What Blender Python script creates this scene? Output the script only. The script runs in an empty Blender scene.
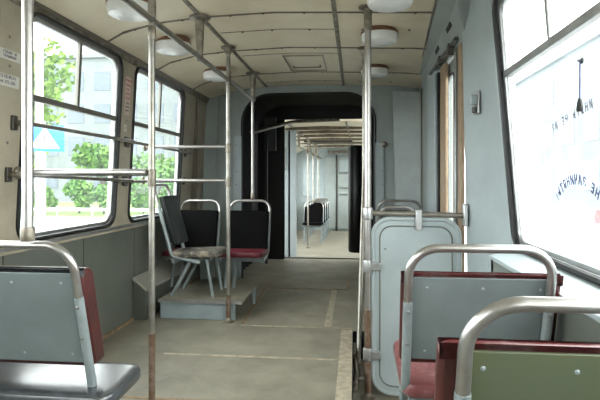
import bpy, bmesh, math, random
from mathutils import Vector, Matrix
random.seed(7)
C = bpy.context.scene
COL = C.collection
PI = math.pi

# ------------------------------------------------------------------ materials
def mat(name, col, rough=.5, metal=0., var=.0, vscale=6., col2=None, bump=0., bscale=40., spec=.5, thr=(.4, .62), coords='Object', stretch=(1, 1, 1)):
    m = bpy.data.materials.new(name); m.use_nodes = True
    nt = m.node_tree; b = nt.nodes['Principled BSDF']
    b.inputs['Base Color'].default_value = (*col, 1)
    b.inputs['Roughness'].default_value = rough
    b.inputs['Metallic'].default_value = metal
    b.inputs['Specular IOR Level'].default_value = spec
    if col2 is not None or bump:
        tc = nt.nodes.new('ShaderNodeTexCoord'); mp = nt.nodes.new('ShaderNodeMapping')
        mp.inputs['Scale'].default_value = stretch
        nt.links.new(tc.outputs[coords], mp.inputs['Vector'])
    if col2 is not None:
        n = nt.nodes.new('ShaderNodeTexNoise'); n.inputs['Scale'].default_value = vscale
        n.inputs['Detail'].default_value = 6; n.inputs['Roughness'].default_value = .65
        nt.links.new(mp.outputs[0], n.inputs['Vector'])
        r = nt.nodes.new('ShaderNodeValToRGB')
        r.color_ramp.elements[0].position = thr[0]; r.color_ramp.elements[0].color = (*col, 1)
        r.color_ramp.elements[1].position = thr[1]; r.color_ramp.elements[1].color = (*col2, 1)
        nt.links.new(n.outputs['Fac'], r.inputs[0]); nt.links.new(r.outputs[0], b.inputs['Base Color'])
    if bump:
        n2 = nt.nodes.new('ShaderNodeTexNoise'); n2.inputs['Scale'].default_value = bscale; n2.inputs['Detail'].default_value = 4
        nt.links.new(mp.outputs[0], n2.inputs['Vector'])
        bp = nt.nodes.new('ShaderNodeBump'); bp.inputs['Strength'].default_value = bump; bp.inputs['Distance'].default_value = .01
        nt.links.new(n2.outputs['Fac'], bp.inputs['Height']); nt.links.new(bp.outputs[0], b.inputs['Normal'])
    return m

M = {}
M['cream'] = mat('cream_paint', (.37, .33, .25), .45, col2=(.28, .245, .18), vscale=2.2, bump=.08, bscale=9)
M['ceil'] = mat('ceiling_laminate', (.71, .63, .47), .38, col2=(.58, .505, .36), vscale=1.7, bump=.05, bscale=4, thr=(.42, .7))
M['cove'] = mat('cove_strip', (.13, .11, .085), .4)
M['bluegrey'] = mat('blue_grey_paint', (.30, .335, .32), .42, col2=(.26, .29, .28), vscale=3, bump=.05, bscale=8)
M['palegrey'] = mat('pale_grey_paint', (.34, .39, .395), .4, col2=(.30, .345, .35), vscale=3)
M['laminate'] = mat('grey_wall_laminate', (.135, .145, .125), .3, col2=(.11, .118, .10), vscale=2.5, bump=.04, bscale=3)
M['seam'] = mat('dark_seam', (.05, .045, .038), .6)
M['seamc'] = mat('ceiling_seam', (.17, .14, .10), .6, col2=(.09, .07, .05), vscale=14)
M['floor'] = mat('worn_rubber_floor', (.165, .152, .115), .55, col2=(.27, .245, .185), vscale=3.6, bump=.25, bscale=60, thr=(.35, .7))
M['floor2'] = mat('dusty_lino', (.27, .245, .19), .5, col2=(.22, .20, .15), vscale=3)
M['worn'] = mat('worn_edge', (.42, .36, .265), .6, col2=(.27, .235, .17), vscale=22, bump=.3, bscale=70)
M['brown'] = mat('brown_sealant', (.30, .20, .11), .6, col2=(.17, .11, .06), vscale=20)
M['rubber'] = mat('black_rubber', (.005, .005, .005), .42)
M['bellows'] = mat('black_bellows', (.003, .003, .003), .5, col2=(.009, .0085, .007), vscale=3, bump=.2, bscale=10)
M['steel'] = mat('worn_steel', (.33, .315, .285), .36, .8, col2=(.23, .21, .175), vscale=13, bump=.03, bscale=30)
M['steelb'] = mat('bright_steel', (.42, .41, .395), .32, .85, col2=(.33, .305, .28), vscale=9)
M['rust'] = mat('rusted_steel', (.13, .075, .045), .7, .2, col2=(.22, .17, .13), vscale=22, thr=(.45, .66))
M['cast'] = mat('grimy_cast_metal', (.30, .27, .22), .45, .6, col2=(.14, .12, .09), vscale=18)
M['tubepaint'] = mat('grey_painted_tube', (.27, .31, .315), .3, .15, col2=(.20, .235, .24), vscale=10)
M['backpaint'] = mat('grey_painted_board', (.155, .185, .185), .36, col2=(.13, .155, .155), vscale=4, bump=.03, bscale=20)
M['backolive'] = mat('stained_olive_board', (.085, .10, .062), .38, col2=(.10, .108, .035), vscale=2.2, bump=.03, bscale=20, thr=(.42, .62))
M['red'] = mat('oxblood_leatherette', (.065, .014, .012), .35, col2=(.04, .010, .009), vscale=8, bump=.15, bscale=50)
M['redworn'] = mat('worn_red_leatherette', (.155, .045, .045), .38, col2=(.27, .15, .145), vscale=24, bump=.15, bscale=60, thr=(.5, .74))
M['redtop'] = mat('faded_red_piping', (.14, .035, .035), .33, col2=(.36, .24, .24), vscale=16, thr=(.5, .72))
M['crimson'] = mat('crimson_leatherette', (.12, .007, .018), .5, col2=(.08, .008, .014), vscale=9)
M['blackseat'] = mat('black_leatherette', (.0015, .0016, .0014), .65, col2=(.003, .003, .0028), vscale=7, bump=.1, bscale=40, spec=.05)
M['blackbench'] = mat('shiny_black_leatherette', (.035, .038, .041), .24, col2=(.05, .055, .06), vscale=7, bump=.04, bscale=40, spec=1.)
M['charcoal'] = mat('charcoal_panel', (.035, .038, .038), .5)
M['greenseat'] = mat('dark_green_leatherette', (.006, .0085, .008), .5, col2=(.010, .014, .0125), vscale=7, bump=.1, bscale=40, spec=.3)
M['tornseat'] = mat('torn_seat_cover', (.06, .055, .045), .6, col2=(.26, .22, .16), vscale=14, thr=(.5, .6))
M['opal'] = mat('opal_plastic', (.80, .80, .78), .25, col2=(.70, .70, .67), vscale=5)
M['ring'] = mat('brown_ring', (.16, .075, .04), .5)
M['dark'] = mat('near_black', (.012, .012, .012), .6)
M['wood'] = mat('brown_wood_edge', (.33, .24, .155), .5, col2=(.22, .15, .09), vscale=12, stretch=(6, 6, 1))
M['alu'] = mat('dull_aluminium', (.50, .51, .51), .35, .8, col2=(.38, .38, .37), vscale=8)
M['dkframe'] = mat('dark_bronze_frame', (.075, .07, .06), .35, .5)
M['white'] = mat('white_sticker', (.55, .54, .50), .5)
M['stickfaded'] = mat('faded_sticker', (.50, .40, .36), .5)
M['ink'] = mat('ink_grey', (.15, .14, .15), .6)
M['inkred'] = mat('ink_red', (.5, .14, .12), .6)
M['inkblue'] = mat('ink_blue', (.035, .05, .14), .6)
M['boxblue'] = mat('platform_blue_grey', (.29, .35, .36), .45, col2=(.25, .30, .31), vscale=4)
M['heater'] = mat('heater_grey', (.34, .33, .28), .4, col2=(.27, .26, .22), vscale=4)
M['screw'] = mat('screw_metal', (.20, .20, .19), .4, .7)
M['inkfade'] = mat('faded_ink', (.16, .17, .22), .6)
M['grimeframe'] = mat('grimy_window_frame', (.15, .145, .12), .4, .4)
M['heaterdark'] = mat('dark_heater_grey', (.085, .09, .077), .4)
M['ground'] = mat('asphalt', (.25, .25, .245), .8, col2=(.20, .20, .197), vscale=.5)
M['grass'] = mat('grass_green', (.10, .17, .04), .9, col2=(.16, .24, .06), vscale=1.5)
M['leaf'] = mat('leaf_green', (.04, .12, .008), .7, col2=(.10, .20, .02), vscale=.7)
M['leafy'] = mat('leaf_yellow_green', (.13, .22, .02), .7, col2=(.06, .13, .01), vscale=.7)
M['bark'] = mat('bark', (.08, .065, .05), .9)
M['plaster'] = mat('pale_plaster', (.15, .165, .165), .9, col2=(.12, .135, .135), vscale=.3)
M['paneglass'] = mat('far_window_glass', (.07, .09, .11), .15)
M['postwhite'] = mat('post_white', (.55, .55, .55), .6)
M['signblue'] = mat('sign_blue', (.01, .20, .45), .5)
M['carred'] = mat('car_red', (.45, .03, .03), .25)
M['carwhite'] = mat('car_white', (.6, .6, .62), .25)
M['cardark'] = mat('car_glass', (.02, .025, .03), .1)

def glassmat(name, dirt, dirtcol=(.85, .95, 1.)):
    m = bpy.data.materials.new(name); m.use_nodes = True; nt = m.node_tree; nt.nodes.clear()
    out = nt.nodes.new('ShaderNodeOutputMaterial')
    tr = nt.nodes.new('ShaderNodeBsdfTransparent'); tr.inputs[0].default_value = (.96, .985, .98, 1)
    gl = nt.nodes.new('ShaderNodeBsdfGlossy'); gl.inputs['Roughness'].default_value = .03
    tl = nt.nodes.new('ShaderNodeBsdfTranslucent'); tl.inputs[0].default_value = (*dirtcol, 1)
    lw = nt.nodes.new('ShaderNodeLayerWeight'); lw.inputs['Blend'].default_value = .5
    pw = nt.nodes.new('ShaderNodeMath'); pw.operation = 'POWER'; pw.inputs[1].default_value = 4
    fr = nt.nodes.new('ShaderNodeMath'); fr.operation = 'MULTIPLY_ADD'; fr.inputs[1].default_value = .5; fr.inputs[2].default_value = .02
    nt.links.new(lw.outputs['Facing'], pw.inputs[0]); nt.links.new(pw.outputs[0], fr.inputs[0])
    tc = nt.nodes.new('ShaderNodeTexCoord'); n = nt.nodes.new('ShaderNodeTexNoise'); n.inputs['Scale'].default_value = 3.; n.inputs['Detail'].default_value = 5
    mr = nt.nodes.new('ShaderNodeMapRange'); mr.inputs[1].default_value = .3; mr.inputs[2].default_value = .7
    mr.inputs[3].default_value = dirt * .55; mr.inputs[4].default_value = dirt * 1.45
    nt.links.new(tc.outputs['Object'], n.inputs['Vector']); nt.links.new(n.outputs['Fac'], mr.inputs[0])
    m1 = nt.nodes.new('ShaderNodeMixShader'); m2 = nt.nodes.new('ShaderNodeMixShader')
    nt.links.new(mr.outputs[0], m1.inputs[0]); nt.links.new(tr.outputs[0], m1.inputs[1]); nt.links.new(tl.outputs[0], m1.inputs[2])
    nt.links.new(fr.outputs[0], m2.inputs[0]); nt.links.new(m1.outputs[0], m2.inputs[1]); nt.links.new(gl.outputs[0], m2.inputs[2])
    nt.links.new(m2.outputs[0], out.inputs[0])
    return m
M['glassL'] = glassmat('dusty_glass', .014)
M['glassR'] = glassmat('hazy_glass', .055)

# ------------------------------------------------------------------ mesh helpers
def fillet(pts, r, n=6):
    pts = [Vector(p) for p in pts]
    if r <= 0 or len(pts) < 3: return pts
    out = [pts[0]]
    for i in range(1, len(pts) - 1):
        p = pts[i]; a = (pts[i-1] - p); b = (pts[i+1] - p)
        ang = a.angle(b, PI)
        if ang > PI - .02: out.append(p); continue
        t = min(r / math.tan(ang / 2), a.length * .49, b.length * .49)
        rr = t * math.tan(ang / 2)
        a.normalize(); b.normalize()
        c = p + (a + b).normalized() * (rr / math.sin(ang / 2))
        s = p + a * t - c; e = p + b * t - c
        tot = s.angle(e); ax = s.cross(e).normalized()
        for k in range(n + 1):
            out.append(c + Matrix.Rotation(tot * k / n, 3, ax) @ s)
    out.append(pts[-1]); return out

class MB:
    def __init__(s): s.bm = bmesh.new()
    def box(s, x0, x1, y0, y1, z0, z1):
        v = [s.bm.verts.new((x, y, z)) for x in (x0, x1) for y in (y0, y1) for z in (z0, z1)]
        for f in ((0,1,3,2),(4,6,7,5),(0,4,5,1),(2,3,7,6),(0,2,6,4),(1,5,7,3)): s.bm.faces.new([v[i] for i in f])
        return s
    def hexa(s, b, t):   # b,t four corners each, same winding (CCW from above)
        vb = [s.bm.verts.new(p) for p in b]; vt = [s.bm.verts.new(p) for p in t]
        n = len(vb)
        s.bm.faces.new(vb[::-1]); s.bm.faces.new(vt)
        for i in range(n): s.bm.faces.new((vb[i], vb[(i+1) % n], vt[(i+1) % n], vt[i]))
        return s
    def loft(s, rings, closed=True, caps=True):
        vs = [[s.bm.verts.new(p) for p in r] for r in rings]
        n = len(vs[0])
        for a, b in zip(vs, vs[1:]):
            for i in range(n if closed else n - 1):
                s.bm.faces.new((a[i], a[(i+1) % n], b[(i+1) % n], b[i]))
        if caps and closed: s.bm.faces.new(vs[0][::-1]); s.bm.faces.new(vs[-1])
        return s
    def tube(s, pts, r, fil=0., seg=14, n=6):
        P = fillet(pts, fil, n); rings = []
        t = (P[1] - P[0]).normalized(); up = Vector((0, 0, 1)) if abs(t.z) < .9 else Vector((1, 0, 0))
        nrm = t.cross(up).normalized()
        for i, p in enumerate(P):
            if i == 0: tt = (P[1] - P[0])
            elif i == len(P) - 1: tt = (P[-1] - P[-2])
            else: tt = (P[i+1] - p).normalized() + (p - P[i-1]).normalized()
            tt.normalize(); nrm = (nrm - tt * nrm.dot(tt)).normalized(); bi = tt.cross(nrm)
            rings.append([p + nrm * (r * math.cos(2*PI*k/seg)) + bi * (r * math.sin(2*PI*k/seg)) for k in range(seg)])
        return s.loft(rings)
    def lathe(s, c, prof, seg=28, axis='z'):  # prof [(r,h)]
        c = Vector(c); rings = []
        for r, h in prof:
            ring = []
            for k in range(seg):
                a = 2*PI*k/seg; u, v = r*math.cos(a), r*math.sin(a)
                ring.append(c + (Vector((u, v, h)) if axis == 'z' else Vector((h, u, v)) if axis == 'x' else Vector((v, h, u))))
            rings.append(ring)
        return s.loft(rings)
    def prism(s, poly, f0, f1):  # poly list of 2d, f0/f1 map (a,b)->3d
        return s.loft([[f0(*p) for p in poly], [f1(*p) for p in poly]])

def off(parent):
    v = Vector((0, 0, 0))
    while parent is not None: v += parent.location; parent = parent.parent
    return v
def link(me, name, m, parent=None, world=False, smooth=None, bevel=0, kind=None):
    o = bpy.data.objects.new(name, me); COL.objects.link(o)
    if m is not None: me.materials.append(M[m] if isinstance(m, str) else m)
    if parent is not None:
        o.parent = parent
        if world: me.transform(Matrix.Translation(-off(parent)))
    if bevel:
        b = o.modifiers.new('bevel', 'BEVEL'); b.width = bevel; b.segments = 3; b.limit_method = 'ANGLE'; b.angle_limit = .6
    if kind: o['kind'] = kind
    return o
def build(mb, name, m, parent=None, world=False, smooth=35, bevel=0, kind=None):
    bmesh.ops.recalc_face_normals(mb.bm, faces=mb.bm.faces)
    me = bpy.data.meshes.new(name); mb.bm.to_mesh(me); mb.bm.free()
    if smooth:
        me.polygons.foreach_set('use_smooth', [True] * len(me.polygons))
        bpy_sharp(me, smooth)
    if name in SPLIT and parent is not None:
        return split_link(me, name, m, parent, world, bevel)
    return link(me, name, m, parent, world, bevel=bevel, kind=kind)
SPLIT = {'bolt', 'screw', 'slot', 'support', 'seat_frame', 'handrail', 'post', 'bracket_pad', 'door_edge'}
def split_link(me, name, m, parent, world, bevel):
    bm = bmesh.new(); bm.from_mesh(me); bm.verts.ensure_lookup_table(); seen = set(); groups = []
    for v in bm.verts:
        if v.index in seen: continue
        st = [v]; seen.add(v.index); g = []
        while st:
            a = st.pop(); g.append(a.index)
            for e in a.link_edges:
                b = e.other_vert(a)
                if b.index not in seen: seen.add(b.index); st.append(b)
        groups.append(set(g))
    bm.free(); last = None
    if len(groups) == 1: return link(me, name, m, parent, world, bevel=bevel)
    for g in groups:
        b2 = bmesh.new(); b2.from_mesh(me); b2.verts.ensure_lookup_table()
        bmesh.ops.delete(b2, geom=[v for v in b2.verts if v.index not in g], context='VERTS')
        me2 = bpy.data.meshes.new(name); b2.to_mesh(me2); b2.free()
        last = link(me2, name, m, parent, world, bevel=bevel)
    return last
def bpy_sharp(me, deg):
    bm = bmesh.new(); bm.from_mesh(me)
    for e in bm.edges:
        e.smooth = len(e.link_faces) == 2 and e.calc_face_angle(0) < math.radians(deg)
    bm.to_mesh(me); bm.free()
def thing(name, label, cat, loc=(0, 0, 0), rz=0., group=None):
    o = bpy.data.objects.new(name, None); COL.objects.link(o); o.empty_display_size = .1
    o.location = loc; o.rotation_euler = (0, 0, rz); o['label'] = label; o['category'] = cat
    if group: o['group'] = group
    return o
def tag(o, label, cat, group=None, kind=None):
    o['label'] = label; o['category'] = cat
    if group: o['group'] = group
    if kind: o['kind'] = kind
    return o
def dup(root, loc, rz, label, group=None):
    r = root.copy(); COL.objects.link(r); r.location = loc; r.rotation_euler = (0, 0, rz); r['label'] = label
    if group: r['group'] = group
    for ch in list(root.children):
        c = ch.copy(); COL.objects.link(c); c.parent = r
        for g in list(ch.children):
            d = g.copy(); COL.objects.link(d); d.parent = c
    return r
def rrect(u0, u1, v0, v1, r, n=6):
    out = []
    for cx, cy, a0 in ((u1-r, v1-r, 0), (u0+r, v1-r, PI/2), (u0+r, v0+r, PI), (u1-r, v0+r, 3*PI/2)):
        for k in range(n+1):
            a = a0 + PI/2*k/n; out.append((cx + r*math.cos(a), cy + r*math.sin(a)))
    return out
def sheet(name, outer, holes, th, mapf, m, parent=None, world=False, kind=None):
    cu = bpy.data.curves.new('tmp', 'CURVE'); cu.dimensions = '2D'; cu.fill_mode = 'BOTH'; cu.extrude = th / 2
    for loop in [outer] + holes:
        sp = cu.splines.new('POLY'); sp.points.add(len(loop) - 1)
        for p, q in zip(sp.points, loop): p.co = (q[0], q[1], 0, 1)
        sp.use_cyclic_u = True
    o = bpy.data.objects.new('tmp', cu); COL.objects.link(o)
    dg = bpy.context.evaluated_depsgraph_get(); dg.update()
    me = bpy.data.meshes.new_from_object(o.evaluated_get(dg)); bpy.data.objects.remove(o); bpy.data.curves.remove(cu)
    me.name = name; me.materials.clear()
    for v in me.vertices: v.co = mapf(v.co.x, v.co.y, v.co.z)
    bm = bmesh.new(); bm.from_mesh(me); bmesh.ops.remove_doubles(bm, verts=bm.verts, dist=1e-5)
    bmesh.ops.recalc_face_normals(bm, faces=bm.faces); bm.to_mesh(me); bm.free()
    return link(me, name, m, parent, world, kind=kind)
def text_mesh(s, size, mapf, name, m, parent, world=True, align='CENTER', th=.0006, kind=None, bold=0.):
    cu = bpy.data.curves.new('t', 'FONT'); cu.body = s; cu.size = size; cu.extrude = th; cu.offset = bold; cu.align_x = align; cu.align_y = 'CENTER'
    o = bpy.data.objects.new('t', cu); COL.objects.link(o)
    dg = bpy.context.evaluated_depsgraph_get(); dg.update()
    me = bpy.data.meshes.new_from_object(o.evaluated_get(dg)); bpy.data.objects.remove(o)
    me.materials.clear()
    for v in me.vertices: v.co = mapf(v.co.x, v.co.y, v.co.z)
    return me

# ------------------------------------------------------------------ the car body
XL_low, XR_low = -1.657, .59
def XL(z): return -(1.61 - .055 * (z - .75))
def XR(z): return .72 - .083 * (z - .75)
YB, YR = 5.35, -3.2
trim_i = [0]
def trim(mb, m, **k):
    trim_i[0] += 1
    return build(mb, 'trim_%d' % trim_i[0], m, kind='structure', **k)

# floor with a stairwell beside the door
WY0, WY1, WX = 2.15, 3.57, -.02
f = MB(); f.box(-1.70, WX, YR, 6.8, -.06, 0); f.box(WX, .8, YR, WY0, -.06, 0); f.box(WX, .8, WY1, 6.8, -.06, 0)
f.box(WX, .8, WY0 - .03, WY1 + .03, -.25, -.19)
build(f, 'floor', 'floor', kind='structure', smooth=0)
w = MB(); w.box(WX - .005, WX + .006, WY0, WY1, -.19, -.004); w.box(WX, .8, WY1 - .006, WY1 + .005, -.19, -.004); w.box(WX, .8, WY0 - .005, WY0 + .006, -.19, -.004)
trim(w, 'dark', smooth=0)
e = MB(); e.box(WX - .075, WX + .004, 1.6, WY1, 0, .005)
trim(e, 'worn', bevel=.002)
for y, x0, x1, wd, m in ((2.98, -1.15, -.02, .022, 'worn'), (3.62, -.82, -.02, .018, 'worn'), (2.36, -1.2, -.1, .02, 'brown'), (1.6, -1.6, .5, .02, 'worn')):
    q = MB(); q.box(x0, x1, y - wd / 2, y + wd / 2, 0, .003); trim(q, m)
q = MB(); q.hexa([(-.83, 3.66, 0), (-.81, 3.66, 0), (-.85, 4.9, 0), (-.87, 4.9, 0)], [(-.83, 3.66, .003), (-.81, 3.66, .003), (-.85, 4.9, .003), (-.87, 4.9, .003)]); trim(q, 'brown')
q = MB(); q.box(-.22, -.17, 3.65, 4.86, 0, .002); trim(q, 'worn')
h = thing('floor_hatch', 'rectangular hatch plate in the floor in front of the dark passage', 'hatch', (-.45, 5.1, 0))
q = MB(); q.box(-.84, -.08, 4.90, 5.33, .0, .006); build(q, 'plate', 'floor', h, True, bevel=.002)
q = MB()
for a in ((-.855, -.84, 4.885, 5.345), (-.08, -.065, 4.885, 5.345), (-.855, -.065, 4.885, 4.9), (-.855, -.065, 5.33, 5.345)): q.box(*a, 0, .005)
build(q, 'rim', 'brown', h, True)

# ceiling: curved sheet
prof = [(-1.60, 1.84), (-1.545, 1.90), (-1.42, 1.965), (-1.2, 2.015), (-.93, 2.04), (-.49, 2.055), (-.05, 2.04), (.2, 2.03), (.45, 2.022), (.64, 2.0), (.76, 1.97)]
def zc(x):
    for (a, za), (b, zb) in zip(prof, prof[1:]):
        if a <= x <= b: return za + (zb - za) * (x - a) / (b - a)
    return 1.85
c = MB(); top = [(x, z + .05) for x, z in prof[::-1]]
c.prism(prof + top, lambda x, z: Vector((x, YR, z)), lambda x, z: Vector((x, YB + .1, z)))
build(c, 'ceiling', 'ceil', kind='structure', smooth=60)
def ceil_strip(y, x0, x1, wd, drop, m):
    q = MB(); n = 22; r0 = []; r1 = []
    xs = [x0 + (x1 - x0) * i / n for i in range(n + 1)]
    poly = [(x, zc(x) - drop) for x in xs] + [(x, zc(x) + .01) for x in xs[::-1]]
    q.prism(poly, lambda a, b: Vector((a, y - wd/2, b)), lambda a, b: Vector((a, y + wd/2, b)))
    return trim(q, m)
for y in (-.2, .9, 1.95, 3.02, 3.83, 4.70): ceil_strip(y, -1.53, .6, .022, .003, 'seamc')
for y in (3.36, 4.0, 5.12): ceil_strip(y, -.9, -.13, .01, .002, 'seamc')
for x in (-.93, -.12):
    q = MB(); q.box(x - .014, x + .014, YR, YB, zc(x) - .006, zc(x) + .01); trim(q, 'cast', bevel=.002)
scr = MB()
for y in (3.02, 3.36, 3.83, 4.70, 5.12, 1.95):
    for x in (-1.35, -1.05, -.75, -.55, -.3, .05, .35):
        scr.lathe((x, y + .004, zc(x) - .004), [(.0001, -.004), (.007, -.003), (.007, .006)], 8)
trim(scr, 'seam')
hh = thing('ceiling_hatch', 'thin outlined hatch with handle bar in the cream ceiling', 'hatch', (-.42, 4.33, 2.05))
q = MB()
for a in ((-.58, -.57, 4.06, 4.62), (-.26, -.25, 4.06, 4.62), (-.58, -.25, 4.055, 4.065), (-.58, -.25, 4.615, 4.625)): q.box(*a, 2.040, 2.056)
build(q, 'rim', 'cream', hh, True)
q = MB(); q.tube([(-.53, 4.42, 2.045), (-.53, 4.42, 2.03), (-.3, 4.42, 2.03), (-.3, 4.42, 2.045)], .006); build(q, 'handle', 'seam', hh, True)

# coves along the sides (dark metal strip where wall meets ceiling)
for s, xw in ((-1, XL), (1, XR)):
    q = MB(); z = 1.915
    if s < 0: q.tube([(-1.535, YR, 1.905), (-1.535, YB, 1.905)], .014, seg=8)
    else: q.tube([(.64, YR, 1.955), (.64, 2.5, 1.955)], .014, seg=8)
    trim(q, 'cove')
q = MB(); q.hexa([(-1.575, YR, 1.86), (-1.54, YR, 1.86), (-1.54, YB, 1.86), (-1.575, YB, 1.86)], [(-1.575, YR, 1.91), (-1.53, YR, 1.91), (-1.53, YB, 1.91), (-1.575, YB, 1.91)]); trim(q, 'cast')

# left wall
LW = [(-2.53, -1.53), (-1.33, -.33), (-.13, .87), (1.07, 2.07), (2.28, 3.27), (3.48, 4.52)]
def mapL(u, v, w): return Vector((XL(v) - .025 + w, u, v))
sheet('wall_left', [(YR, .70), (YB, .70), (YB, 1.95), (YR, 1.95)], [rrect(a, b, .75, 1.87, .09) for a, b in LW], .05, mapL, 'cream', kind='structure')
q = MB(); q.box(XL_low - .05, XL_low, YR, YB, 0, .72); build(q, 'wall_left_lower', 'laminate', kind='structure', smooth=0)
q = MB(); q.box(XL_low - .05, -1.605, YR, YB, .716, .735); trim(q, 'alu', bevel=.003)
for y in (.09, .81, 1.53, 2.25, 2.97, 3.69, 4.41):
    q = MB(); q.box(XL_low - .01, XL_low + .002, y - .004, y + .004, .02, .715); trim(q, 'seam')
q = MB(); q.box(XL_low - .01, XL_low + .012, YR, YB, 0, .02); build(q, 'baseboard_left', 'brown', kind='structure')

# right wall
RW = [(-2.6, -1.4), (-1.35, -.12), (-.06, 1.08), (1.16, 2.40)]
def mapR(u, v, w): return Vector((XR(v) + .025 + w, u, v))
sheet('wall_right', [(YR, .70), (2.47, .70), (2.47, 2.0), (YR, 2.0)], [rrect(a, b, .75, 1.87, .07) for a, b in RW], .05, mapR, 'bluegrey', kind='structure')
q = MB(); q.box(XR_low, XR_low + .03, YR, 2.3, 0, .715); q.box(XR_low, .72, 2.27, 2.3, 0, .715)
build(q, 'wall_right_lower', 'laminate', kind='structure', smooth=0)
q = MB(); q.hexa([(.583, YR, .705), (.76, YR, .72), (.76, 2.42, .72), (.583, 2.31, .705)], [(.583, YR, .722), (.76, YR, .742), (.76, 2.42, .742), (.583, 2.31, .722)])
build(q, 'trim_ledge', 'palegrey', kind='structure', bevel=.004)
# pillar between window and door
def pill(z, t=0): return Vector((XR(z) - .002 + t, 2.44, z)), Vector((.605 - .02 * (z - .9) + t, 2.90, z))
q = MB(); rings = []
for i in range(9):
    z = -.19 + i * (2.0 + .19) / 8; a, b = pill(z); rings.append([a, b, b + Vector((.16, .0, 0)), a + Vector((.08, 0, 0))])
q.loft(rings); build(q, 'trim_pillar', 'palegrey', kind='structure', smooth=40, bevel=.012)
# wall beyond the door and door
q = MB(); q.hexa([(.60, 3.78, -.0), (.66, YB, 0), (.76, YB, 0), (.76, 3.78, 0)], [(.585, 3.78, 1.98), (.655, YB, 1.98), (.76, YB, 1.98), (.76, 3.78, 1.98)])
build(q, 'wall_right_far', 'bluegrey', kind='structure', smooth=0)
q = MB(); q.hexa([(.585, 3.78, 0), (.61, 3.78, 0), (.645, 4.25, 0), (.60, 4.25, 0)], [(.57, 3.78, 1.9), (.60, 3.78, 1.9), (.635, 4.25, 1.9), (.585, 4.25, 1.9)]); trim(q, 'palegrey', bevel=.006)
q = MB(); q.box(.63, .66, 5.0, 5.03, 0, 1.93); trim(q, 'cove', bevel=.004)
q = MB(); q.box(.625, .74, 2.9, 3.8, 1.845, 1.98); trim(q, 'bluegrey')
# folding door
dr = bpy.data.objects.new('door_1', None); COL.objects.link(dr); dr.location = (.62, 3.35, -.19); dr['kind'] = 'structure'
def mapD(u, v, w): return Vector((.625 + w, u, v))
for a, b, g0, g1 in ((3.06, 3.53, 3.28, 3.50), (3.55, 3.77, 3.62, 3.66)):
    sheet('door_leaf', [(a, -.17), (b, -.17), (b, 1.82), (a, 1.82)], [rrect(g0, g1, .55, 1.73, .05)], .012, mapD, 'bluegrey', dr, True)
    ring = rrect(g0, g1, .55, 1.73, .05)
    q = MB(); pr = [Vector((.618, u, v)) for u, v in ring]; q.tube(pr + [pr[0], pr[1]], .006, seg=6); build(q, 'gasket', 'rubber', dr, True)
    sheet('glass', rrect(g0, g1, .55, 1.73, .05), [], .004, mapD, 'glassL', dr, True)
for a, b, m in ((2.92, 3.02, 'wood'), (3.02, 3.06, 'rubber'), (3.10, 3.13, 'alu'), (3.42, 3.63, 'wood'), (3.72, 3.77, 'rubber')):
    q = MB(); q.box(.588, .607, a, b, -.17, 1.82); build(q, 'door_edge', m, dr, True, bevel=.003)
q = MB(); q.tube([(.575, 3.0, 1.86), (.56, 3.9, 1.845)], .012); q.box(.555, .59, 3.14, 3.20, 1.80, 1.87); q.box(.55, .58, 3.45, 3.52, 1.82, 1.87); build(q, 'door_arm', 'dkframe', dr, True)
# the cover above the door
mc = thing('door_mechanism_cover', 'long blue grey sloped cover above the folding door, with dark slots', 'cover', (.5, 3.4, 1.9))
q = MB()
def prof_c(y):
    t = (y - 2.88) / 1.82
    return [Vector((.44 + .13*t, y, 2.07)), Vector((.44 + .13*t, y, 2.02)), Vector((.535 + .061*t, y, 1.985)), Vector((.60 + .02*t, y, 1.84)), Vector((.72, y, 1.84)), Vector((.72, y, 2.05))]
q.loft([[Vector(p) for p in ((.42, 2.70, 2.07), (.425, 2.70, 2.02), (.515, 2.70, 1.99), (.54, 2.70, 2.0), (.60, 2.70, 2.03), (.60, 2.70, 2.05))], prof_c(2.87), prof_c(3.8), prof_c(4.7)]); build(q, 'housing', 'bluegrey', mc, True, smooth=15, bevel=.004)
q = MB()
for y in (3.02, 3.55):
    t = (y - 2.7) / 2; p0 = prof_c(y); p1 = prof_c(y + .16)
    for pp in ((p0, p1),):
        a = p0[2].lerp(p0[3], .12); b = p0[2].lerp(p0[3], .3); c2 = p1[2].lerp(p1[3], .3); d = p1[2].lerp(p1[3], .12)
        o_ = Vector((-.004, 0, -.003))
        q.hexa([a + o_, b + o_, c2 + o_, d + o_], [a - o_, b - o_, c2 - o_, d - o_])
build(q, 'slot', 'dark', mc, True)
q = MB(); q.tube([(.425, 2.70, 2.02), tuple(prof_c(2.87)[1]), tuple(prof_c(4.7)[1])], .008, seg=6); build(q, 'edge_strip', 'cast', mc, True)

# bulkhead with the passage opening
def mapB(u, v, w): return Vector((u, YB + .03 + w, v))
op = [(-1.20, -.0), (-1.20, 1.66)]
for k in range(9):
    a = PI - PI/2*k/8; op.append((-1.20 + .30 + .30*math.cos(a), 1.66 + .30*math.sin(a)))
for k in range(9):
    a = PI/2 - PI/2*k/8; op.append((.205 - .30 + .30*math.cos(a), 1.66 + .30*math.sin(a)))
op += [(.205, 1.66), (.205, 0)]
outer = [(-1.66, 0), (-1.20, 0)] + op[1:-1] + [(.205, 0), (.75, 0), (.75, 2.07), (-1.66, 2.07)]
sheet('wall_far', outer, [], .05, mapB, 'bluegrey', kind='structure')
q = MB(); q.tube([(-1.2, YB + .0, .0)] + [(u, YB, v) for u, v in op[1:-1]] + [(.205, YB, 0)], .014, seg=8); trim(q, 'rubber')
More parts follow.
